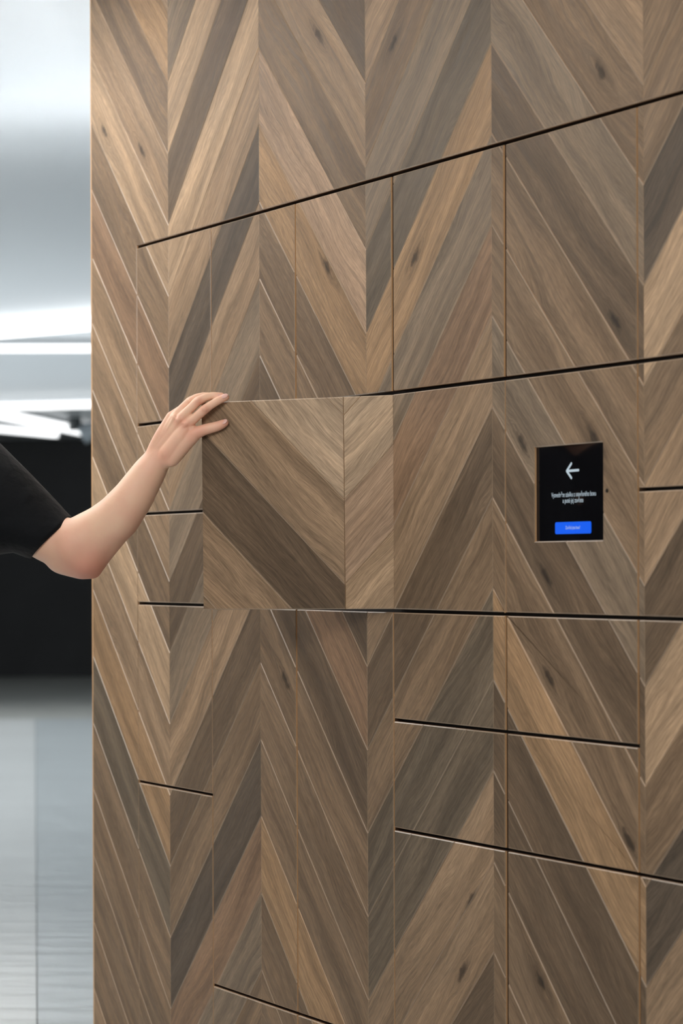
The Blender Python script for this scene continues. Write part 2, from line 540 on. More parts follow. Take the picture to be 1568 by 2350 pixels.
def plank_piece(k, n, polys, origin, parent, tone=None):
    """one plank: polygons in (s,h); origin = local origin (s,h) of the parent; front face at y=0"""
    global plank_count
    verts, faces, uvg, uvk = [], [], [], []
    rnd = random.Random(k * 1000 + n * 7 + 13)
    ou, ov = rnd.uniform(0, 40), rnd.uniform(0, 40)
    proud = random.uniform(-0.0003, 0.0003)
    odd = (k % 2 != 0)
    kn = None
    for poly, flags in polys:
        a = poly_area(poly)
        if abs(a) < 3e-5:
            continue
        if a < 0:
            poly = poly[::-1]
            flags = (flags[::-1][1:] + flags[::-1][:1])
        bv = []
        for i, f in enumerate(flags):
            a_, b_ = poly[i], poly[(i + 1) % len(poly)]
            bv.append(0.0 if not f else (0.0008 if abs(a_[0] - b_[0]) < 1e-6 else (0.0017 if abs(a_[1] - b_[1]) < 1e-6 else BEV)))
        outer = inset(poly, [0.0002 if f else 0.0 for f in flags])
        inner = inset(poly, [0.0002 + v if f else 0.0 for v, f in zip(bv, flags)])
        if poly_area(inner) <= 1e-6:
            continue
        m = len(poly)
        base = len(verts)
        # (s,h) counter-clockwise with h downwards
        for ring, y in ((outer, PL_T), (outer, BEV + proud), (inner, proud)):
            for s, h in ring:
                verts.append((s - origin[0], y, -(h - origin[1])))
        faces.append(tuple(base + 2 * m + i for i in range(m))[::-1][::-1])
        for r0, r1 in ((0, 1), (1, 2)):
            for i in range(m):
                j = (i + 1) % m
                faces.append((base + r0 * m + i, base + r0 * m + j, base + r1 * m + j, base + r1 * m + i))
        cs = sum(p_[0] for p_ in poly) / m
        ch = sum(p_[1] for p_ in poly) / m
    if not faces:
        return None
    me = mesh_from('plank', verts, faces)
    bm = bmesh.new()
    bm.from_mesh(me)
    bm.normal_update()
    # make fronts face -y
    bmesh.ops.recalc_face_normals(bm, faces=bm.faces)
    f0 = max(bm.faces, key=lambda f: f.calc_area())
    if f0.normal.y > 0:
        bmesh.ops.reverse_faces(bm, faces=bm.faces)
    bm.to_mesh(me)
    bm.free()
    l1 = me.uv_layers.new(name='grain')
    l2 = me.uv_layers.new(name='knot')
    mine = []
    for (ks, kh) in KNOTS.get(k, []):
        hj = (kh + (ks - valley_s(k))) if (ks - valley_s(k)) > 0 else (kh - (ks - valley_s(k)))
        hj = kh + abs(ks - valley_s(k))
        if int(math.floor((hj - HV) / P)) == n:
            mine.append((ks, kh))
    for lp in me.loops:
        v = me.vertices[lp.vertex_index].co
        s, h = v.x + origin[0], -v.z + origin[1]
        if odd:
            u, w_ = (s + h) / RT2, (s - h) / RT2
        else:
            u, w_ = (s - h) / RT2, (s + h) / RT2
        l1.data[lp.index].uv = (u + ou, w_ + ov)
        if mine:
            cx = sum(me.vertices[i].co.x for i in range(len(me.vertices))) / len(me.vertices) + origin[0]
            ch_ = sum(-me.vertices[i].co.z for i in range(len(me.vertices))) / len(me.vertices) + origin[1]
            ks, kh = min(mine, key=lambda t: (t[0] - cx) ** 2 + (t[1] - ch_) ** 2)
            ds, dh = s - ks, h - kh
            l2.data[lp.index].uv = ((ds + dh) / RT2, (ds - dh) / RT2) if odd else ((ds - dh) / RT2, (ds + dh) / RT2)
        else:
            l2.data[lp.index].uv = (9.0, 9.0)
    o = link('plank', me, parent, OAK)
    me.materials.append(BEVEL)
    me.materials.append(EDGE)
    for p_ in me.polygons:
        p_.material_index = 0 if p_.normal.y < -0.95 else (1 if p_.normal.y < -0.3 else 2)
    if tone is None:
        row = STRIPS[k]
        tone = row[max(0, min(len(row) - 1, n + 5))]
    r, g, b = TONE[tone]
    j = 1 + rnd.uniform(-0.05, 0.05)
    c = srgb(r, g, b)
    o.color = (c[0] * j, c[1] * j, c[2] * j, 1)
    plank_count += 1
    return o


def valley_s(k):
    return S0 + SW * (k if k % 2 == 0 else k + 1)


def strip_poly(k, n):
    sl, sr = S0 + SW * k, S0 + SW * (k + 1)
    hv0, hv1 = HV + n * P, HV + (n + 1) * P
    if k % 2 == 0:      # valley at the left, joints climb to the right
        return [(sl, hv0), (sl, hv1), (sr, hv1 - SW), (sr, hv0 - SW)]
    return [(sl, hv0 - SW), (sl, hv1 - SW), (sr, hv1), (sr, hv0)]


def clad(rect, origin, parent, hole=None, tones=None):
    """fill a rectangle of the wall (s0,s1,h0,h1), less a hole, with chevron planks"""
    regs = [rect]
    ls, lh = [], []
    if hole:
        ls = [v for v in (hole[0], hole[1]) if rect[0] < v < rect[1]]
        lh = [v for v in (hole[2], hole[3]) if rect[2] < v < rect[3]]
        gs, gh = [rect[0]] + ls + [rect[1]], [rect[2]] + lh + [rect[3]]
        regs = []
        for a, b in zip(gs[:-1], gs[1:]):
            for c, d in zip(gh[:-1], gh[1:]):
                if not (hole[0] < (a + b) / 2 < hole[1] and hole[2] < (c + d) / 2 < hole[3]):
                    regs.append((a, b, c, d))

    def bevelled(a, b):
        for v in ls:
            if abs(a[0] - v) < 1e-6 and abs(b[0] - v) < 1e-6:
                return hole[2] < (a[1] + b[1]) / 2 < hole[3]
        for v in lh:
            if abs(a[1] - v) < 1e-6 and abs(b[1] - v) < 1e-6:
                return hole[0] < (a[0] + b[0]) / 2 < hole[1]
        return True

    for k in range(-1, 7):
        if S0 + SW * (k + 1) <= rect[0] + 1e-4 or S0 + SW * k >= rect[1] - 1e-4:
            continue
        for n in range(-5, 19):
            base = strip_poly(k, n)
            pieces = []
            for r in regs:
                pl = clip_rect(base, r)
                if len(pl) < 3 or abs(poly_area(pl)) < 1e-5:
                    continue
                pieces.append((pl, [bevelled(pl[i], pl[(i + 1) % len(pl)]) for i in range(len(pl))]))
            lab = list(range(len(pieces)))      # parts that still touch stay one plank

            def spans(i):
                pl, fl = pieces[i]
                out = []
                for m in range(len(pl)):
                    if not fl[m]:
                        a, b = pl[m], pl[(m + 1) % len(pl)]
                        ax = 0 if abs(a[0] - b[0]) < 1e-6 else 1
                        out.append((ax, round(a[ax], 5)) + tuple(sorted((a[1 - ax], b[1 - ax]))))
                return out
            for i in range(len(pieces)):
                for j in range(i):
                    if any(a[:2] == b[:2] and min(a[3], b[3]) - max(a[2], b[2]) > 1e-4 for a in spans(i) for b in spans(j)):
                        old, new = lab[i], lab[j]
                        lab = [new if v == old else v for v in lab]
            for g in sorted(set(lab)):
                plank_piece(k, n, [p_ for p_, v in zip(pieces, lab) if v == g], origin, parent, (tones or {}).get((k, n)))


# widths of the open joints between doors, per column line (upper, middle, lower rows)
def gap_v(c, r):
    tab = {0: (.003, .003, .003), 1: (.005, .004, .0045), 2: (.007, .006, .0065), 3: (.0110, .0045, .0055),
           4: (.0085, .0030, .0095), 5: (.0055, .0050, .0060), 6: (.006, .006, .006)}
    return tab[c][0 if r < 2 else (1 if r < 4 else 2)]


def gap_h(r):
    return {0: .0064, 2: .0066, 4: .0060}.get(r, .0056)


wall = link('wall_right', boxes_mesh('wall_right', [
    (S_MIN, S_MAX, PL_T, 0.020, gap_h(0) / 2, -TOP_H),                      # board above the doors
    (S_MIN, -gap_v(0, 0) / 2, PL_T, 0.020, -OZ, gap_h(0) / 2),              # filler beside the first column
    (2.4 + .003, S_MAX, PL_T, 0.020, -OZ, gap_h(0) / 2),
    (-gap_v(0, 0) / 2, 2.403, 0.012, 0.020, -OZ, -BOT_H),                   # plinth
]), None, BOARD)
wall.matrix_world = WALL
tag(wall, 'tall wall clad in chevron oak planks that holds the lockers', kind='structure')
clad((S_MIN, S_MAX, TOP_H, OZ), (0, 0), wall, (-gap_v(0, 0) / 2, 2.403, -gap_h(0) / 2, OZ + 1))
# carcass behind the doors, with the hole of the open locker (column 2, rows 2 to 4)
hs0, hs1, hh0, hh1 = 0.806, 1.194, 0.406, 0.794
D0, D1 = 0.0235, 0.55
link('carcass', boxes_mesh('carcass', [
    (S_MIN, hs0, D0, D1, -OZ, -TOP_H), (hs1, S_MAX, D0, D1, -OZ, -TOP_H),
    (hs0, hs1, D0, D1, -hh0, -TOP_H), (hs0, hs1, D0, D1, -OZ, -hh1)]), wall, DARKBOARD)
link('end_panel', boxes_mesh('end_panel', [(S_MIN - 0.006, S_MIN, 0.0, D1, -OZ, -TOP_H)]), wall, EDGE)

LOCKERS = [  # column, first row, last row, label
    (0, 0, 2, 'square oak locker front in the top row nearest the corner, above the forearm'),
    (0, 2, 3, 'low oak locker front half hidden by the wrist, left of the open door'),
    (0, 3, 4, 'low oak locker front right of the elbow, left of the open door'),
    (0, 4, 6, 'square oak locker front below the elbow, with a pale plank beside its left edge'),
    (0, 6, 9, 'tall oak locker front at the bottom of the column nearest the corner'),
    (1, 0, 2, 'square oak locker front above the hand, second in the top row'),
    (1, 2, 4, 'square oak locker front hidden behind the open door and the hand'),
    (1, 4, 8, 'very tall narrow oak locker front below the left half of the open door'),
    (1, 8, 9, 'low oak locker front at the bottom edge under the left very tall one'),
    (2, 0, 2, 'square oak locker front directly above the open door, with dark knots'),
    (2, 2, 4, 'open square locker whose oak door swings out under the hand'),
    (2, 4, 8, 'very tall narrow oak locker front below the right half of the open door'),
    (2, 8, 9, 'low oak locker front at the bottom edge under the right very tall one'),
    (3, 0, 2, 'square oak locker front up and right of the open door, with one large dark knot'),
    (3, 2, 4, 'square oak locker front between the open door and the touch screen'),
    (3, 4, 5, 'low oak locker front directly under the one between open door and screen'),
    (3, 5, 6, 'second low oak locker front below the one between open door and screen'),
    (3, 6, 9, 'tall oak locker front with pale wavy grain under two low ones'),
    (4, 0, 2, 'square dark brown oak locker front above the touch screen'),
    (4, 2, 4, 'square oak front panel that carries the touch screen'),
    (4, 4, 5, 'low oak locker front directly under the touch screen panel'),
    (4, 5, 6, 'second low oak locker front below the touch screen panel'),
    (4, 6, 9, 'tall oak locker front at the bottom right with a dark knot'),
    (5, 0, 2, 'square oak locker front at the right edge, top row, half dark grey half pale'),
    (5, 2, 3, 'low oak locker front at the right edge beside the touch screen'),
    (5, 3, 4, 'low oak locker front at the right edge, level with the foot of the touch screen'),
    (5, 4, 6, 'square oak locker front at the right edge with broad pale slanting plank'),
    (5, 6, 9, 'tall oak locker front at the bottom right edge with a very dark plank'),
]
# touch screen cut-out
T0, T1, TH0, TH1 = 1.6935, 1.9018, 0.5215, 0.6775
open_door = None
for c, r0, r1, lab in LOCKERS:
    s0, s1 = c * MOD + gap_v(c, r0) / 2, (c + 1) * MOD - gap_v(c + 1, r0) / 2
    h0, h1 = r0 * MOD / 2 + gap_h(r0) / 2, r1 * MOD / 2 - gap_h(r1) / 2
    is_open = (c, r0) == (2, 2)
    has_screen = (c, r0) == (4, 2)
    root = link('locker', None)
    org = (s0, h1)
    root.matrix_world = WALL @ Matrix.Translation((s0, 0.0, -h1))
    tag(root, lab, 'locker', 'oak fronted lockers of the wall')
    W_, H_ = s1 - s0, h1 - h0
    hole = (T0, T1, TH0, TH1) if has_screen else None
    dorg = org
    if is_open:
        dorg = (s1, h1)
        bx = [(-W_, 0, PL_T, 0.020, 0, H_)]
    elif has_screen:
        bx = [(0, T0 - s0, PL_T, .020, 0, H_), (T1 - s0, W_, PL_T, .020, 0, H_),
              (T0 - s0, T1 - s0, PL_T, .020, 0, h1 - TH1), (T0 - s0, T1 - s0, PL_T, .020, h1 - TH0, H_)]
    else:
        bx = [(0, W_, PL_T, 0.020, 0, H_)]
    door = link('door', boxes_mesh('door', bx), root, BOARD)
    if is_open:
        door.location = (W_, 0.006, 0)
        door.rotation_euler = Euler((0, -0.0072, math.radians(38.9)))
        open_door = door
    else:
        door.location = (0, random.uniform(-0.0004, 0.0004), 0)
    clad((s0, s1, h0, h1), dorg, door, hole, DOOR_TONE if is_open else None)
    if is_open:
        link('compartment', boxes_mesh('compartment', [
            (-.002, .004, 0.026, 0.53, 0.0, H_), (W_ - .004, W_ + .002, 0.026, 0.53, 0.0, H_),
            (-.002, W_ + .002, 0.026, 0.53, 0.0, 0.006), (-.002, W_ + .002, 0.026, 0.53, H_ - 0.006, H_),
            (-.002, W_ + .002, 0.52, 0.53, 0.0, H_)]), root, BOXWHITE)
        for zz in (0.06, H_ - 0.06):
            bm = bmesh.new()
            for (x0, x1, y0, y1, a, b) in ((-.055, -.012, .020, .026, -.022, .022), (-.03, -.008, .026, .034, -.012, .012)):
                r = bmesh.ops.create_cube(bm, size=1.0)
                for v in r['verts']:
                    v.co = Vector(((x0 + x1) / 2 + v.co.x * (x1 - x0), (y0 + y1) / 2 + v.co.y * (y1 - y0), zz + v.co.z * (b - a)))
            me = bpy.data.meshes.new('hinge'); bm.to_mesh(me); bm.free()
            link('hinge', me, door, STEEL)

# ------------------------------------------------------------------ touch screen
tw, thh = T1 - T0, TH1 - TH0
scr = link('touch_screen', None)
scr.matrix_world = WALL @ Matrix.Translation(((T0 + T1) / 2, 0.0, -(TH0 + TH1) / 2))
tag(scr, 'black touch screen with white arrow and blue button set into the oak front', 'screen')


def rounded_rect(w_, h_, r, seg=6):
    pts = []
    for cx, cy, a0 in ((w_ / 2 - r, h_ / 2 - r, 0), (-w_ / 2 + r, h_ / 2 - r, 90), (-w_ / 2 + r, -h_ / 2 + r, 180), (w_ / 2 - r, -h_ / 2 + r, 270)):
        for i in range(seg + 1):
            a = math.radians(a0 + 90 * i / seg)
            pts.append((cx + r * math.cos(a), cy + r * math.sin(a)))
    return pts


def plate(name, w_, h_, r, y0, y1, parent, mat, cx=0, cz=0):
    pts = rounded_rect(w_, h_, r)
    n = len(pts)
    vs_ = [(cx + x, y0, cz + z) for x, z in pts] + [(cx + x, y1, cz + z) for x, z in pts]
    fs = [tuple(range(n))[::1], tuple(range(2 * n - 1, n - 1, -1))] + [(i + n, (i + 1) % n + n, (i + 1) % n, i) for i in range(n)]
    me = mesh_from(name, vs_, fs)
    bm = bmesh.new(); bm.from_mesh(me); bmesh.ops.recalc_face_normals(bm, faces=bm.faces); bm.to_mesh(me); bm.free()
    return link(name, me, parent, mat)


GLASS = plain('screen_glass', (0.004, 0.004, 0.005, 1), 0.04, spec=0.5)
plate('glass_panel', tw - .001, thh - .001, .004, .0055, .012, scr, GLASS)
plate('back_shell', tw - .004, thh - .004, .004, .012, .020, scr, plain('shell', srgb(40, 40, 42), .5))
ICON = emit('screen_white', (0.75, 0.9, 1.0, 1), 0.62)
BLUE = emit('screen_blue', srgb(0, 92, 238), 1.0)
mx_, mh_ = (T0 + T1) / 2, (TH0 + TH1) / 2
YS = .0053


def loc2(s, h):
    return s - mx_, -(h - mh_)


def bar(bm, a, b, wd):
    a, b = Vector(a), Vector(b)
    d = (b - a).normalized()
    nn = Vector((-d.y, d.x)) * wd / 2
    pts = []
    ang = math.atan2(d.y, d.x)
    for i in range(9):
        t = ang - math.pi / 2 + math.pi * i / 8
        pts.append(b + Vector((math.cos(t), math.sin(t))) * wd / 2)
    for i in range(9):
        t = ang + math.pi / 2 + math.pi * i / 8
        pts.append(a + Vector((math.cos(t), math.sin(t))) * wd / 2)
    f = bm.faces.new([bm.verts.new((p_.x, YS, p_.y)) for p_ in pts])
    return f


bm = bmesh.new()
tip = loc2(1.7860, 0.5635)
bar(bm, tip, loc2(1.8215, 0.5632), .0040)
bar(bm, tip, loc2(1.8000, 0.5518), .0044)
bar(bm, tip, loc2(1.8000, 0.5752), .0044)
bmesh.ops.recalc_face_normals(bm, faces=bm.faces)
me = bpy.data.meshes.new('arrow_icon'); bm.to_mesh(me); bm.free()
link('arrow_icon', me, scr, ICON)
cx_, cz_ = loc2(1.8045, 0.6565)
plate('button', .1085, .0195, .0035, YS - .0002, YS + .0001, scr, BLUE, cx_, cz_)


def text(name, body, s, h, size, width, mat, y):
    cu = bpy.data.curves.new(name, 'FONT')
    cu.body = body
    cu.align_x = 'CENTER'
    cu.align_y = 'CENTER'
    cu.size = size
    tmp = bpy.data.objects.new('tmp', cu)
    scn.collection.objects.link(tmp)
    bpy.context.view_layer.update()
    dg = bpy.context.evaluated_depsgraph_get()
    me = bpy.data.meshes.new_from_object(tmp.evaluated_get(dg))
    bpy.data.objects.remove(tmp, do_unlink=True)
    bpy.data.curves.remove(cu)
    xs = [v.co.x for v in me.vertices]
    k = width / (max(xs) - min(xs))
    cx, cz = loc2(s, h)
    for v in me.vertices:
        v.co = Vector((cx + v.co.x * k, y, cz + v.co.y))
    me.name = name
    o = link(name, me, scr, mat)
    return o


text('message_text', 'Vyzvedněte zásilku z otevřeného boxu', 1.8060, 0.6022, .0112, .1340, ICON, YS)
text('message_text', 'a poté jej zavřete', 1.8045, 0.6120, .0112, .0620, ICON, YS)
text('button_text', 'Zavřeli jste box?', 1.8045, 0.6563, .0075, .0440, ICON, YS - .0006)
# small sensor beside the screen
se = link('sensor', None)
se.matrix_world = WALL @ Matrix.Translation((1.9134, -0.0006, -0.5991))
tag(se, 'tiny round dark sensor in the oak right of the touch screen', 'sensor')
bm = bmesh.new()
bmesh.ops.create_cone(bm, cap_ends=True, segments=20, radius1=.0034, radius2=.0030, depth=.0012, matrix=Matrix.Rotation(math.pi / 2, 4, 'X'))
me = bpy.data.meshes.new('lens'); bm.to_mesh(me); bm.free()
link('lens', me, se, plain('sensor_lens', (0.006, 0.005, 0.004, 1), .3))

# ------------------------------------------------------------------ the person
bpy.context.view_layer.update()


def door_depth(x):
    """depth of the open door's front at photograph column x (the plane goes on to the left)"""
    a = open_door.matrix_world @ Vector((0, 0, .2))
    b = open_door.matrix_world @ Vector((-.39, 0, .2))
    xa, xb = 784 + a.x / a.y * FPX, 784 + b.x / b.y * FPX
    t = (x - xa) / (xb - xa)
    return 1 / (1 / a.y + t * (1 / b.y - 1 / a.y))


def cone_bm(bm, a, b, ra, rb, seg=40):
    """round cone between two spheres"""
    a, b = Vector(a), Vector(b)
    for c, r in ((a, ra), (b, rb)):
        bmesh.ops.create_icosphere(bm, subdivisions=4 if r > .02 else 3, radius=r, matrix=Matrix.Translation(c))
    d = b - a
    L = d.length
    if L < 1e-6:
        return
    sn = max(-.95, min(.95, (ra - rb) / L))
    cs = math.sqrt(1 - sn * sn)
    q = d.to_track_quat('Z', 'Y').to_matrix().to_4x4()
    dn = d.normalized()
    pa, pb = a + dn * ra * sn, b + dn * rb * sn
    bmesh.ops.create_cone(bm, cap_ends=True, segments=seg, radius1=ra * cs, radius2=rb * cs, depth=(pb - pa).length,
                          matrix=Matrix.Translation((pa + pb) / 2) @ q)


def chain(bm, pts):
    for (a, ra), (b, rb) in zip(pts[:-1], pts[1:]):
        cone_bm(bm, a, b, ra, rb)


def blob(bm, c, rx, ry, rz, rot=None):
    m = Matrix.Translation(Vector(c)) @ (rot or Matrix.Identity(4)) @ Matrix.Diagonal((rx, ry, rz, 1))
    bmesh.ops.create_icosphere(bm, subdivisions=3, radius=1.0, matrix=m)


def melt(bm, voxel, smooth, it, name):
    me = bpy.data.meshes.new(name + '_raw')
    bm.to_mesh(me)
    bm.free()
    o = bpy.data.objects.new('tmp', me)
    scn.collection.objects.link(o)
    md = o.modifiers.new('r', 'REMESH')
    md.mode = 'VOXEL'
    md.voxel_size = voxel
    ms = o.modifiers.new('s', 'SMOOTH')
    ms.factor = smooth
    ms.iterations = it
    bpy.context.view_layer.update()
    dg = bpy.context.evaluated_depsgraph_get()
    out = bpy.data.meshes.new_from_object(o.evaluated_get(dg))
    bpy.data.objects.remove(o, do_unlink=True)
    bpy.data.meshes.remove(me)
    out.name = name
    for p_ in out.polygons:
        p_.use_smooth = True
    return out


def D(x, y, off):
    return px(x, y, door_depth(x) - off)


MPX = 4.9 / FPX
sh = px(-62, 1112, 5.06)                 # left shoulder
elb = px(196, 1268, 5.00)
wri = D(361, 1056, .030)
bm = bmesh.new()
# upper arm and forearm
chain(bm, [(sh, .058), (px(60, 1196, 5.035), .054), (px(115, 1232, 5.02), .0510), (px(152, 1250, 5.01), .0495), (elb, .0490)])
chain(bm, [(px(196, 1262, 5.00), .0495), (px(232, 1218, 4.985), .0478), (px(270, 1187, 4.97), .0450), (px(304, 1144, 4.955), .0395),
           (px(341, 1086, 4.945), .0330), (px(357, 1062, 4.940), .0282), (px(368, 1044, 4.936), .0250)])
chain(bm, [(px(188, 1284, 5.00), .036), (px(212, 1306, 5.005), .0205)])                      # point of the elbow
chain(bm, [(px(150, 1268, 5.015), .044), (px(190, 1288, 5.005), .036)])
chain(bm, [(px(213, 1300, 5.0), .020), (px(270, 1222, 4.975), .024), (px(330, 1140, 4.95), .022)])       # ulna side
blob(bm, px(372, 1052, 4.9165), .0115, .0095, .0115)                                            # wrist bone
chain(bm, [(px(176, 1250, 4.998), .0515), (px(238, 1214, 4.985), .0478)])                       # crook of the elbow
# palm: metacarpals
mc = {'i': (427, 976), 'm': (413, 966), 'r': (403, 958), 'p': (394, 956)}
pip = {'i': (471, 938), 'm': (456, 921), 'r': (438, 921), 'p': (430, 935)}
KOFF = {'i': .022, 'm': .024, 'r': .022, 'p': .016}
for k_, r0, r1 in (('i', .0150, .0113), ('m', .0150, .0112), ('r', .0145, .0104), ('p', .014, .0100)):
    bx_ = {'i': (372, 1042), 'm': (364, 1038), 'r': (358, 1036), 'p': (353, 1034)}[k_]
    chain(bm, [(D(*bx_, .012), r0), (D((bx_[0] + mc[k_][0]) / 2, (bx_[1] + mc[k_][1]) / 2, .017), (r0 + r1) / 2 + .001), (D(*mc[k_], KOFF[k_]), r1)])
# heel of the hand and thumb ball
chain(bm, [(D(376, 1052, .010), .018), (D(394, 1055, .012), .0150), (D(424, 1016, .015), .0165), (D(446, 999, .017), .0125)])
chain(bm, [(D(388, 1040, .013), .020), (D(418, 1000, .018), .0185), (D(428, 984, .020), .014)])
# fingers
chain(bm, [(D(427, 976, .022), .0106), (D(450, 957.5, .025), .0088), (D(470.5, 939.5, .0260), .0089), (D(484, 930, .0225), .0079), (D(497, 922, .0185), .0077), (D(509, 916, .0135), .0072), (D(519.5, 911.8, .0095), .0063)])
chain(bm, [(D(412, 965, .024), .0106), (D(436, 939, .026), .0085), (D(455, 920.5, .024), .0088), (D(472, 912, .0175), .0078), (D(488, 908.5, .0115), .0074), (D(500, 908.2, .0085), .0068), (D(509, 908.2, .0065), .0061)])
chain(bm, [(D(402, 957, .019), .0098), (D(420, 936, .015), .0083), (D(436.5, 921, .011), .0086), (D(452, 912.5, .006), .0076), (D(467, 908.8, .002), .0071), (D(480, 908.5, .000), .0066)])
chain(bm, [(D(394, 956, .013), .0096), (D(412, 942, .003), .0080), (D(430, 930, -.004), .0078), (D(446, 922, -.008), .0070), (D(460, 918, -.008), .0064)])
# thumb
chain(bm, [(D(398, 1040, .013), .016), (D(428, 1008, .017), .0140), (D(450, 994, .018), .0120), (D(470, 986, .016), .0104), (D(485, 982, .014), .0100), (D(500, 978, .012), .0094), (D(510, 974, .0105), .0086), (D(517.5, 970.3, .0095), .0069)])
# tendons on the back of the hand
for a, b in (((380, 1028), (425, 976)), ((374, 1024), (411, 966)), ((367, 1020), (401, 958))):
    chain(bm, [(D(*a, .0265), .0030), (D((a[0] + b[0]) / 2, (a[1] + b[1]) / 2, .0295), .0036), (D(*b, .0330), .0042)])
# web between thumb and forefinger
chain(bm, [(D(432, 984, .020), .011), (D(446, 986, .018), .0085)])
# knuckles
for (x, y, o_, r) in ((427, 973, .0305, .0068), (411, 964, .0325, .0066), (401, 957, .0300, .006), (471, 938, .0312, .0064), (455, 919.5, .0285, .0062), (436.5, 920, .0155, .0058)):
    blob(bm, D(x, y, o_), r, r, r)
arm_me = melt(bm, .0012, .5, 5, 'arm')
import numpy as np
na = len(arm_me.vertices)
co = np.empty(na * 3)
arm_me.vertices.foreach_get('co', co)
co = co.reshape(-1, 3)
ed = np.empty(len(arm_me.edges) * 2, dtype=np.int64)
arm_me.edges.foreach_get('vertices', ed)
ed = ed.reshape(-1, 2)
deg = np.bincount(ed.ravel(), minlength=na)[:, None]
# relax the forearm and upper arm more than the hand
wp, ep = np.array(D(377, 1036, .03)), np.array(px(300, 1146, 4.955))
ax_ = (ep - wp) / np.linalg.norm(ep - wp)
wt = np.clip((co - wp) @ ax_ / .030, 0, 1)[:, None] * .5
wt = np.maximum(wt, .008)
for it in range(150):
    acc = np.zeros_like(co)
    for k_ in range(3):
        acc[:, k_] = np.bincount(ed[:, 0], co[ed[:, 1], k_], na) + np.bincount(ed[:, 1], co[ed[:, 0], k_], na)
    co += wt * (acc / deg - co)
arm_me.vertices.foreach_set('co', co.ravel())
arm_me.update()

# rest of the figure: stands in front of the lockers, just outside the picture, turned to the doors
LS = sh.copy()
RS = Vector((LS.x - .20, LS.y - .325, LS.z + .01))
MS = (LS + RS) / 2
fwd = Vector((.855, -.52, 0)).normalized()
side = Vector((.52, .855, 0)).normalized()        # towards the left shoulder
neck = MS + Vector((-.03, 0, .055))
hips = Vector((MS.x - .05, MS.y, .90))
head = neck + fwd * .03 + Vector((0, 0, .155))
bm = bmesh.new()
cone_bm(bm, LS + Vector((-.01, 0, 0)), MS + side * .07 + Vector((0, 0, .03)), .052, .055)
cone_bm(bm, RS, MS - side * .07 + Vector((0, 0, .03)), .052, .055)
for sg in (-1, 1):
    chain(bm, [(MS + side * sg * .085 + Vector((-.02, 0, -.02)), .085), (MS + side * sg * .08 + Vector((-.02, 0, -.17)), .098), (hips + side * sg * .06 + Vector((0, 0, .16)), .085), (hips + side * sg * .075, .098)])
chain(bm, [(MS + Vector((-.02, 0, -.02)), .07), (neck, .056), (neck + Vector((.01, 0, .06)), .054)])
blob(bm, head, .092, .074, .115)
blob(bm, head + fwd * .045 + Vector((0, 0, -.065)), .045, .048, .050)                  # jaw
cone_bm(bm, head + fwd * .088 + Vector((0, 0, .012)), head + fwd * .108 + Vector((0, 0, -.022)), .009, .013)   # nose
for sg in (-1, 1):
    blob(bm, head + side * sg * .076 + Vector((-.008, 0, -.005)), .020, .009, .032)         # ears
    blob(bm, head + fwd * .082 + side * sg * .03 + Vector((0, 0, .026)), .012, .022, .007)  # brows
blob(bm, head + fwd * .086 + Vector((0, 0, -.052)), .010, .024, .008)                      # lips
feet = []
for sg in (-1, 1):
    hp = hips + side * sg * .085
    kn_ = Vector((hp.x + .02, hp.y + .005 * sg, .49))
    an = Vector((hp.x - .01, hp.y + .01 * sg, .09))
    feet.append(an)
    chain(bm, [(hp, .092), (kn_, .058), (Vector((an.x - .01, an.y, .36)), .056), (an, .040)])
    chain(bm, [(an + Vector((-.02, 0, -.04)), .036), (an + fwd * .12 + Vector((0, 0, -.058)), .030), (an + fwd * .17 + Vector((0, 0, -.062)), .026)])
# right arm hangs at the side
rel, rwr = RS + Vector((-.04, -.05, -.29)), RS + Vector((.06, -.06, -.53))
chain(bm, [(RS, .055), (rel, .044), (rel * .6 + rwr * .4, .042), (rwr, .027)])
chain(bm, [(rwr, .028), (rwr + Vector((.03, 0, -.08)), .030)])
for i, (dx, dy) in enumerate(((.022, .028), (.028, .010), (.026, -.010), (.018, -.026))):
    b0 = rwr + Vector((.03 + dx * .3, dy, -.085))
    chain(bm, [(b0, .0105), (b0 + Vector((.014, 0, -.042)), .0092), (b0 + Vector((.006, 0, -.078)), .0075)])
chain(bm, [(rwr + Vector((.03, .02, -.04)), .014), (rwr + Vector((.055, .035, -.075)), .0105), (rwr + Vector((.06, .035, -.105)), .0085)])
body_me = melt(bm, .005, .5, 5, 'body')


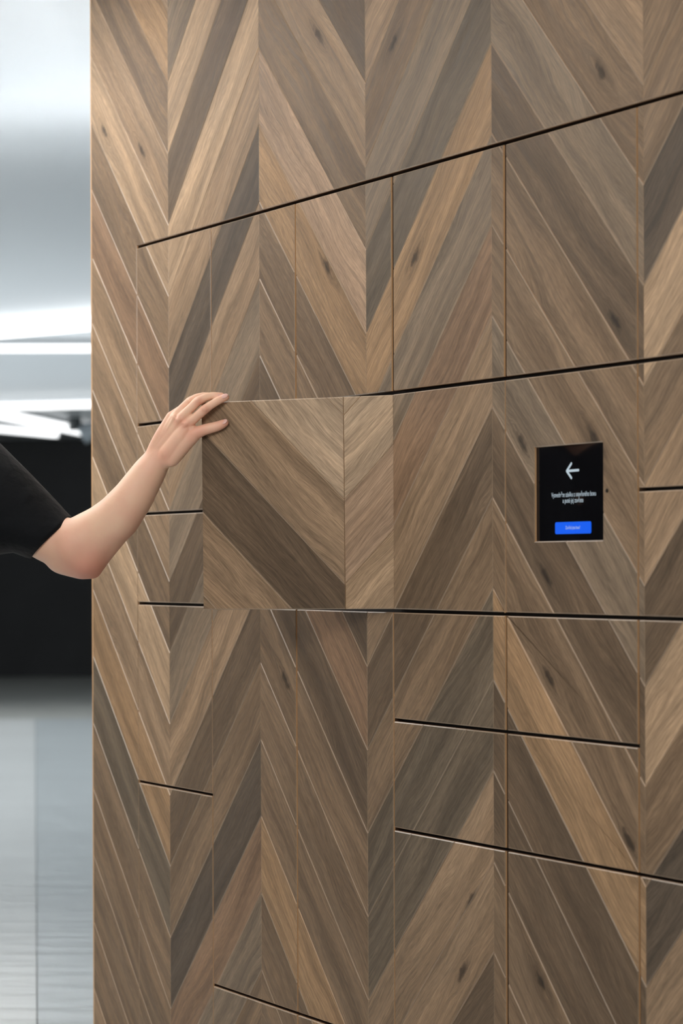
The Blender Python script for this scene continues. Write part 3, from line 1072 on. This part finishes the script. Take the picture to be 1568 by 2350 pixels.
def skin_material():
    q = NT('skin')
    tc = q.n('ShaderNodeTexCoord')
    n1 = q.n('ShaderNodeTexNoise', i_Scale=14.0, i_Detail=3.0)
    q.l(tc.outputs['Object'], n1.inputs['Vector'])
    n2 = q.n('ShaderNodeTexNoise', i_Scale=120.0, i_Detail=3.0)
    q.l(tc.outputs['Object'], n2.inputs['Vector'])
    mx = q.n('ShaderNodeMix', data_type='RGBA')
    mr = q.n('ShaderNodeMapRange')
    q.l(n1.outputs['Fac'], mr.inputs[0])
    mr.inputs[1].default_value = .35
    mr.inputs[2].default_value = .68
    q.l(mr.outputs[0], mx.inputs[0])
    mx.inputs[6].default_value = srgb(240, 198, 168)
    mx.inputs[7].default_value = srgb(236, 184, 157)
    # flushed knuckles and elbow
    at = q.n('ShaderNodeAttribute', attribute_name='flush')
    m2 = q.n('ShaderNodeMix', data_type='RGBA')
    q.l(at.outputs['Fac'], m2.inputs[0])
    q.l(mx.outputs[2], m2.inputs[6])
    m2.inputs[7].default_value = srgb(220, 142, 122)
    q.l(m2.outputs[2], q.b.inputs['Base Color'])
    q.b.inputs['Roughness'].default_value = .48
    q.b.inputs['Specular IOR Level'].default_value = .4
    q.b.inputs['Subsurface Weight'].default_value = .12
    q.b.inputs['Subsurface Radius'].default_value = (.008, .003, .0015)
    q.b.inputs['Subsurface Scale'].default_value = 1.0
    bp = q.n('ShaderNodeBump', i_Strength=.25, i_Distance=.0012)
    q.l(n2.outputs['Fac'], bp.inputs['Height'])
    q.l(bp.outputs[0], q.b.inputs['Normal'])
    return q.m


SKIN = skin_material()
bm = bmesh.new()
bm.from_mesh(arm_me)
bm.from_mesh(body_me)
me = bpy.data.meshes.new('person')
bm.to_mesh(me)
bm.free()
for p_ in me.polygons:
    p_.use_smooth = True
flush = [(px(206, 1306, 4.985), .055, .8), (D(427, 974, .03), .013, .55), (D(412, 964, .03), .013, .5), (D(471, 938, .03), .010, .45), (D(457, 922, .03), .010, .45),
         (D(440, 992, .03), .020, .4), (D(377, 1055, .03), .020, .30), (D(520, 912, .01), .012, .5), (D(510, 909, .01), .012, .5), (D(517, 972, .01), .014, .5), (D(455, 990, .03), .018, .4)]
at = me.attributes.new('flush', 'FLOAT', 'POINT')
vals = [0.0] * len(me.vertices)
for i, v in enumerate(me.vertices):
    if v.co.x < -.9:
        continue
    t = 0
    for c, r, k_ in flush:
        d = (v.co - c).length / (r * 1.5)
        if d < 1:
            t = max(t, k_ * (1 - d * d) ** 2)
    vals[i] = t
at.data.foreach_set('value', vals)
base = Vector((hips.x, hips.y, 0))
me.transform(Matrix.Translation(-base))
person = link('person', me, None, SKIN, base)
tag(person, 'person in black t-shirt whose bare left arm pushes the open locker door', 'person')


def part(name, me_, mat):
    me_.transform(Matrix.Translation(-base))
    o = link(name, me_, person, mat)
    return o


# nails
NAIL = plain('nail', srgb(226, 180, 168), .25, spec=.5)


def nail(p0, p1, toward, wd, ln):
    d = (p1 - p0).normalized()
    z = toward.normalized()
    x = d.cross(z).normalized()
    z = x.cross(d).normalized()
    m = Matrix((x, d, z)).transposed().to_4x4()
    m.translation = p1
    bm_ = bmesh.new()
    bmesh.ops.create_icosphere(bm_, subdivisions=3, radius=1, matrix=m @ Matrix.Diagonal((wd, ln, .0016, 1)))
    me_ = bpy.data.meshes.new('nail')
    bm_.to_mesh(me_); bm_.free()
    for p_ in me_.polygons:
        p_.use_smooth = True
    part('nail', me_, NAIL)


nail(D(505, 914.5, .0215), D(516, 908.8, .0150), Vector((-.05, -1, .75)), .0052, .0072)
nail(D(500, 904.5, .0130), D(506.0, 904.8, .0100), Vector((0, -.8, 1)), .0050, .0060)
nail(D(506, 972.2, .0175), D(515.0, 967.6, .0150), Vector((-.2, -.9, .75)), .0054, .0066)

# t-shirt
SHIRT = plain('black_jersey', srgb(9, 12, 16), .8, spec=.2, noise=.2, scale=25, bump=.006)
SHIRT.node_tree.nodes['Principled BSDF'].inputs['Sheen Weight'].default_value = .07


def tube_mesh(rings, name, seg=40, wob=.0, close=False):
    """open tube through (centre, radius, radius2, axis) rings with a turned-in hem"""
    vs_, fs_ = [], []
    for c, ra, rb, ax in rings:
        ax = ax.normalized()
        u = ax.cross(Vector((0, 1, 0)))
        u = u.normalized() if u.length > .1 else Vector((1, 0, 0))
        v = ax.cross(u).normalized()
        for i in range(seg):
            t = 2 * math.pi * i / seg
            w_ = 1 + wob * math.sin(3 * t + c.x * 60) + wob * .6 * math.sin(5 * t - c.x * 95)
            vs_.append(c + (u * math.cos(t) * ra + v * math.sin(t) * rb) * w_)
    for r in range(len(rings) - 1):
        for i in range(seg):
            j = (i + 1) % seg
            fs_.append((r * seg + i, r * seg + j, (r + 1) * seg + j, (r + 1) * seg + i))
    me_ = mesh_from(name, vs_, fs_)
    for p_ in me_.polygons:
        p_.use_smooth = True
    return me_


bm = bmesh.new()
hem_c = px(121, 1235, 5.022)
s1_ = px(70, 1212, 5.035)
s2_ = px(15, 1180, 5.05)
s3_ = px(-70, 1130, 5.065)
ax = (hem_c - s3_)
hax = px(162, 1279, 5.02) - px(75, 1189, 5.02)     # square to the slanting hem line
rings = [(s3_ + Vector((-.09, -.01, .0)), .125, .11, Vector((1, 0, -.2))), (s3_, .118, .105, Vector((1, 0, -.45))), (s2_, .095, .090, ax * .6 + hax * .4),
         (px(48, 1198, 5.04), .080, .079, ax * .4 + hax * .6), (px(85, 1216, 5.03), .0655, .066, hax), (px(110, 1230, 5.024), .0590, .062, hax), (hem_c, .0565, .0590, hax), (hem_c - hax.normalized() * .002, .0545, .0570, hax), (px(100, 1224, 5.026), .050, .053, hax)]
tm = tube_mesh(rings, 'sleeve', wob=.026)
bm.from_mesh(tm)
# torso of the shirt and the right sleeve
rax = rel - RS
tb = bmesh.new()
for sg in (-1, 1):
    chain(tb, [(MS + side * sg * .085 + Vector((-.02, 0, -.02)), .102), (MS + side * sg * .08 + Vector((-.02, 0, -.17)), .116), (hips + side * sg * .06 + Vector((0, 0, .16)), .106), (hips + side * sg * .075 + Vector((0, 0, .03)), .116)])
cone_bm(tb, LS + Vector((-.015, 0, 0)), MS + side * .06 + Vector((-.005, 0, .02)), .082, .082)
cone_bm(tb, RS, MS - side * .06 + Vector((-.005, 0, .02)), .078, .082)
chain(tb, [(RS, .078), (RS + rax * .55, .066)])
tme = melt(tb, .006, .5, 4, 'torso')
bm.from_mesh(tme)
me = bpy.data.meshes.new('t_shirt')
bm.to_mesh(me); bm.free()
for p_ in me.polygons:
    p_.use_smooth = True
part('t_shirt', me, SHIRT)
# trousers, shoes, hair, eyes
bm = bmesh.new()
for sg, an in zip((-1, 1), feet):
    hp = hips + side * sg * .085
    chain(bm, [(hp + Vector((0, 0, .02)), .112), (hp + Vector((0, 0, -.12)), .104), (Vector((hp.x + .02, hp.y, .49)), .086), (Vector((an.x - .012, an.y, .34)), .078), (Vector((an.x - .01, an.y, .12)), .068)])
part('trousers', melt(bm, .007, .5, 4, 'trousers'), plain('dark_denim', srgb(32, 36, 46), .85, noise=.2, scale=60))
for an in feet:
    bm = bmesh.new()
    chain(bm, [(an + Vector((-.03, 0, -.042)), .046), (an + fwd * .10 + Vector((0, 0, -.046)), .043), (an + fwd * .18 + Vector((0, 0, -.054)), .035)])
    me_ = melt(bm, .005, .5, 3, 'shoe')
    for v in me_.vertices:
        v.co.z = max(v.co.z, 0.0)
    part('shoe', me_, plain('shoe_black', srgb(24, 24, 25), .5))
bm = bmesh.new()
blob(bm, head + Vector((-.022, 0, .035)), .092, .082, .098)
me_ = melt(bm, .005, .3, 2, 'hair')
part('hair', me_, plain('brown_hair', srgb(58, 42, 30), .6, noise=.3, scale=120))
for sg in (-1, 1):
    bm = bmesh.new()
    blob(bm, head + fwd * .079 + side * sg * .031 + Vector((0, 0, .008)), .011, .013, .009)
    me_ = bpy.data.meshes.new('eye'); bm.to_mesh(me_); bm.free()
    part('eye', me_, plain('eye_white', srgb(225, 222, 216), .2))
print('planks', plank_count)
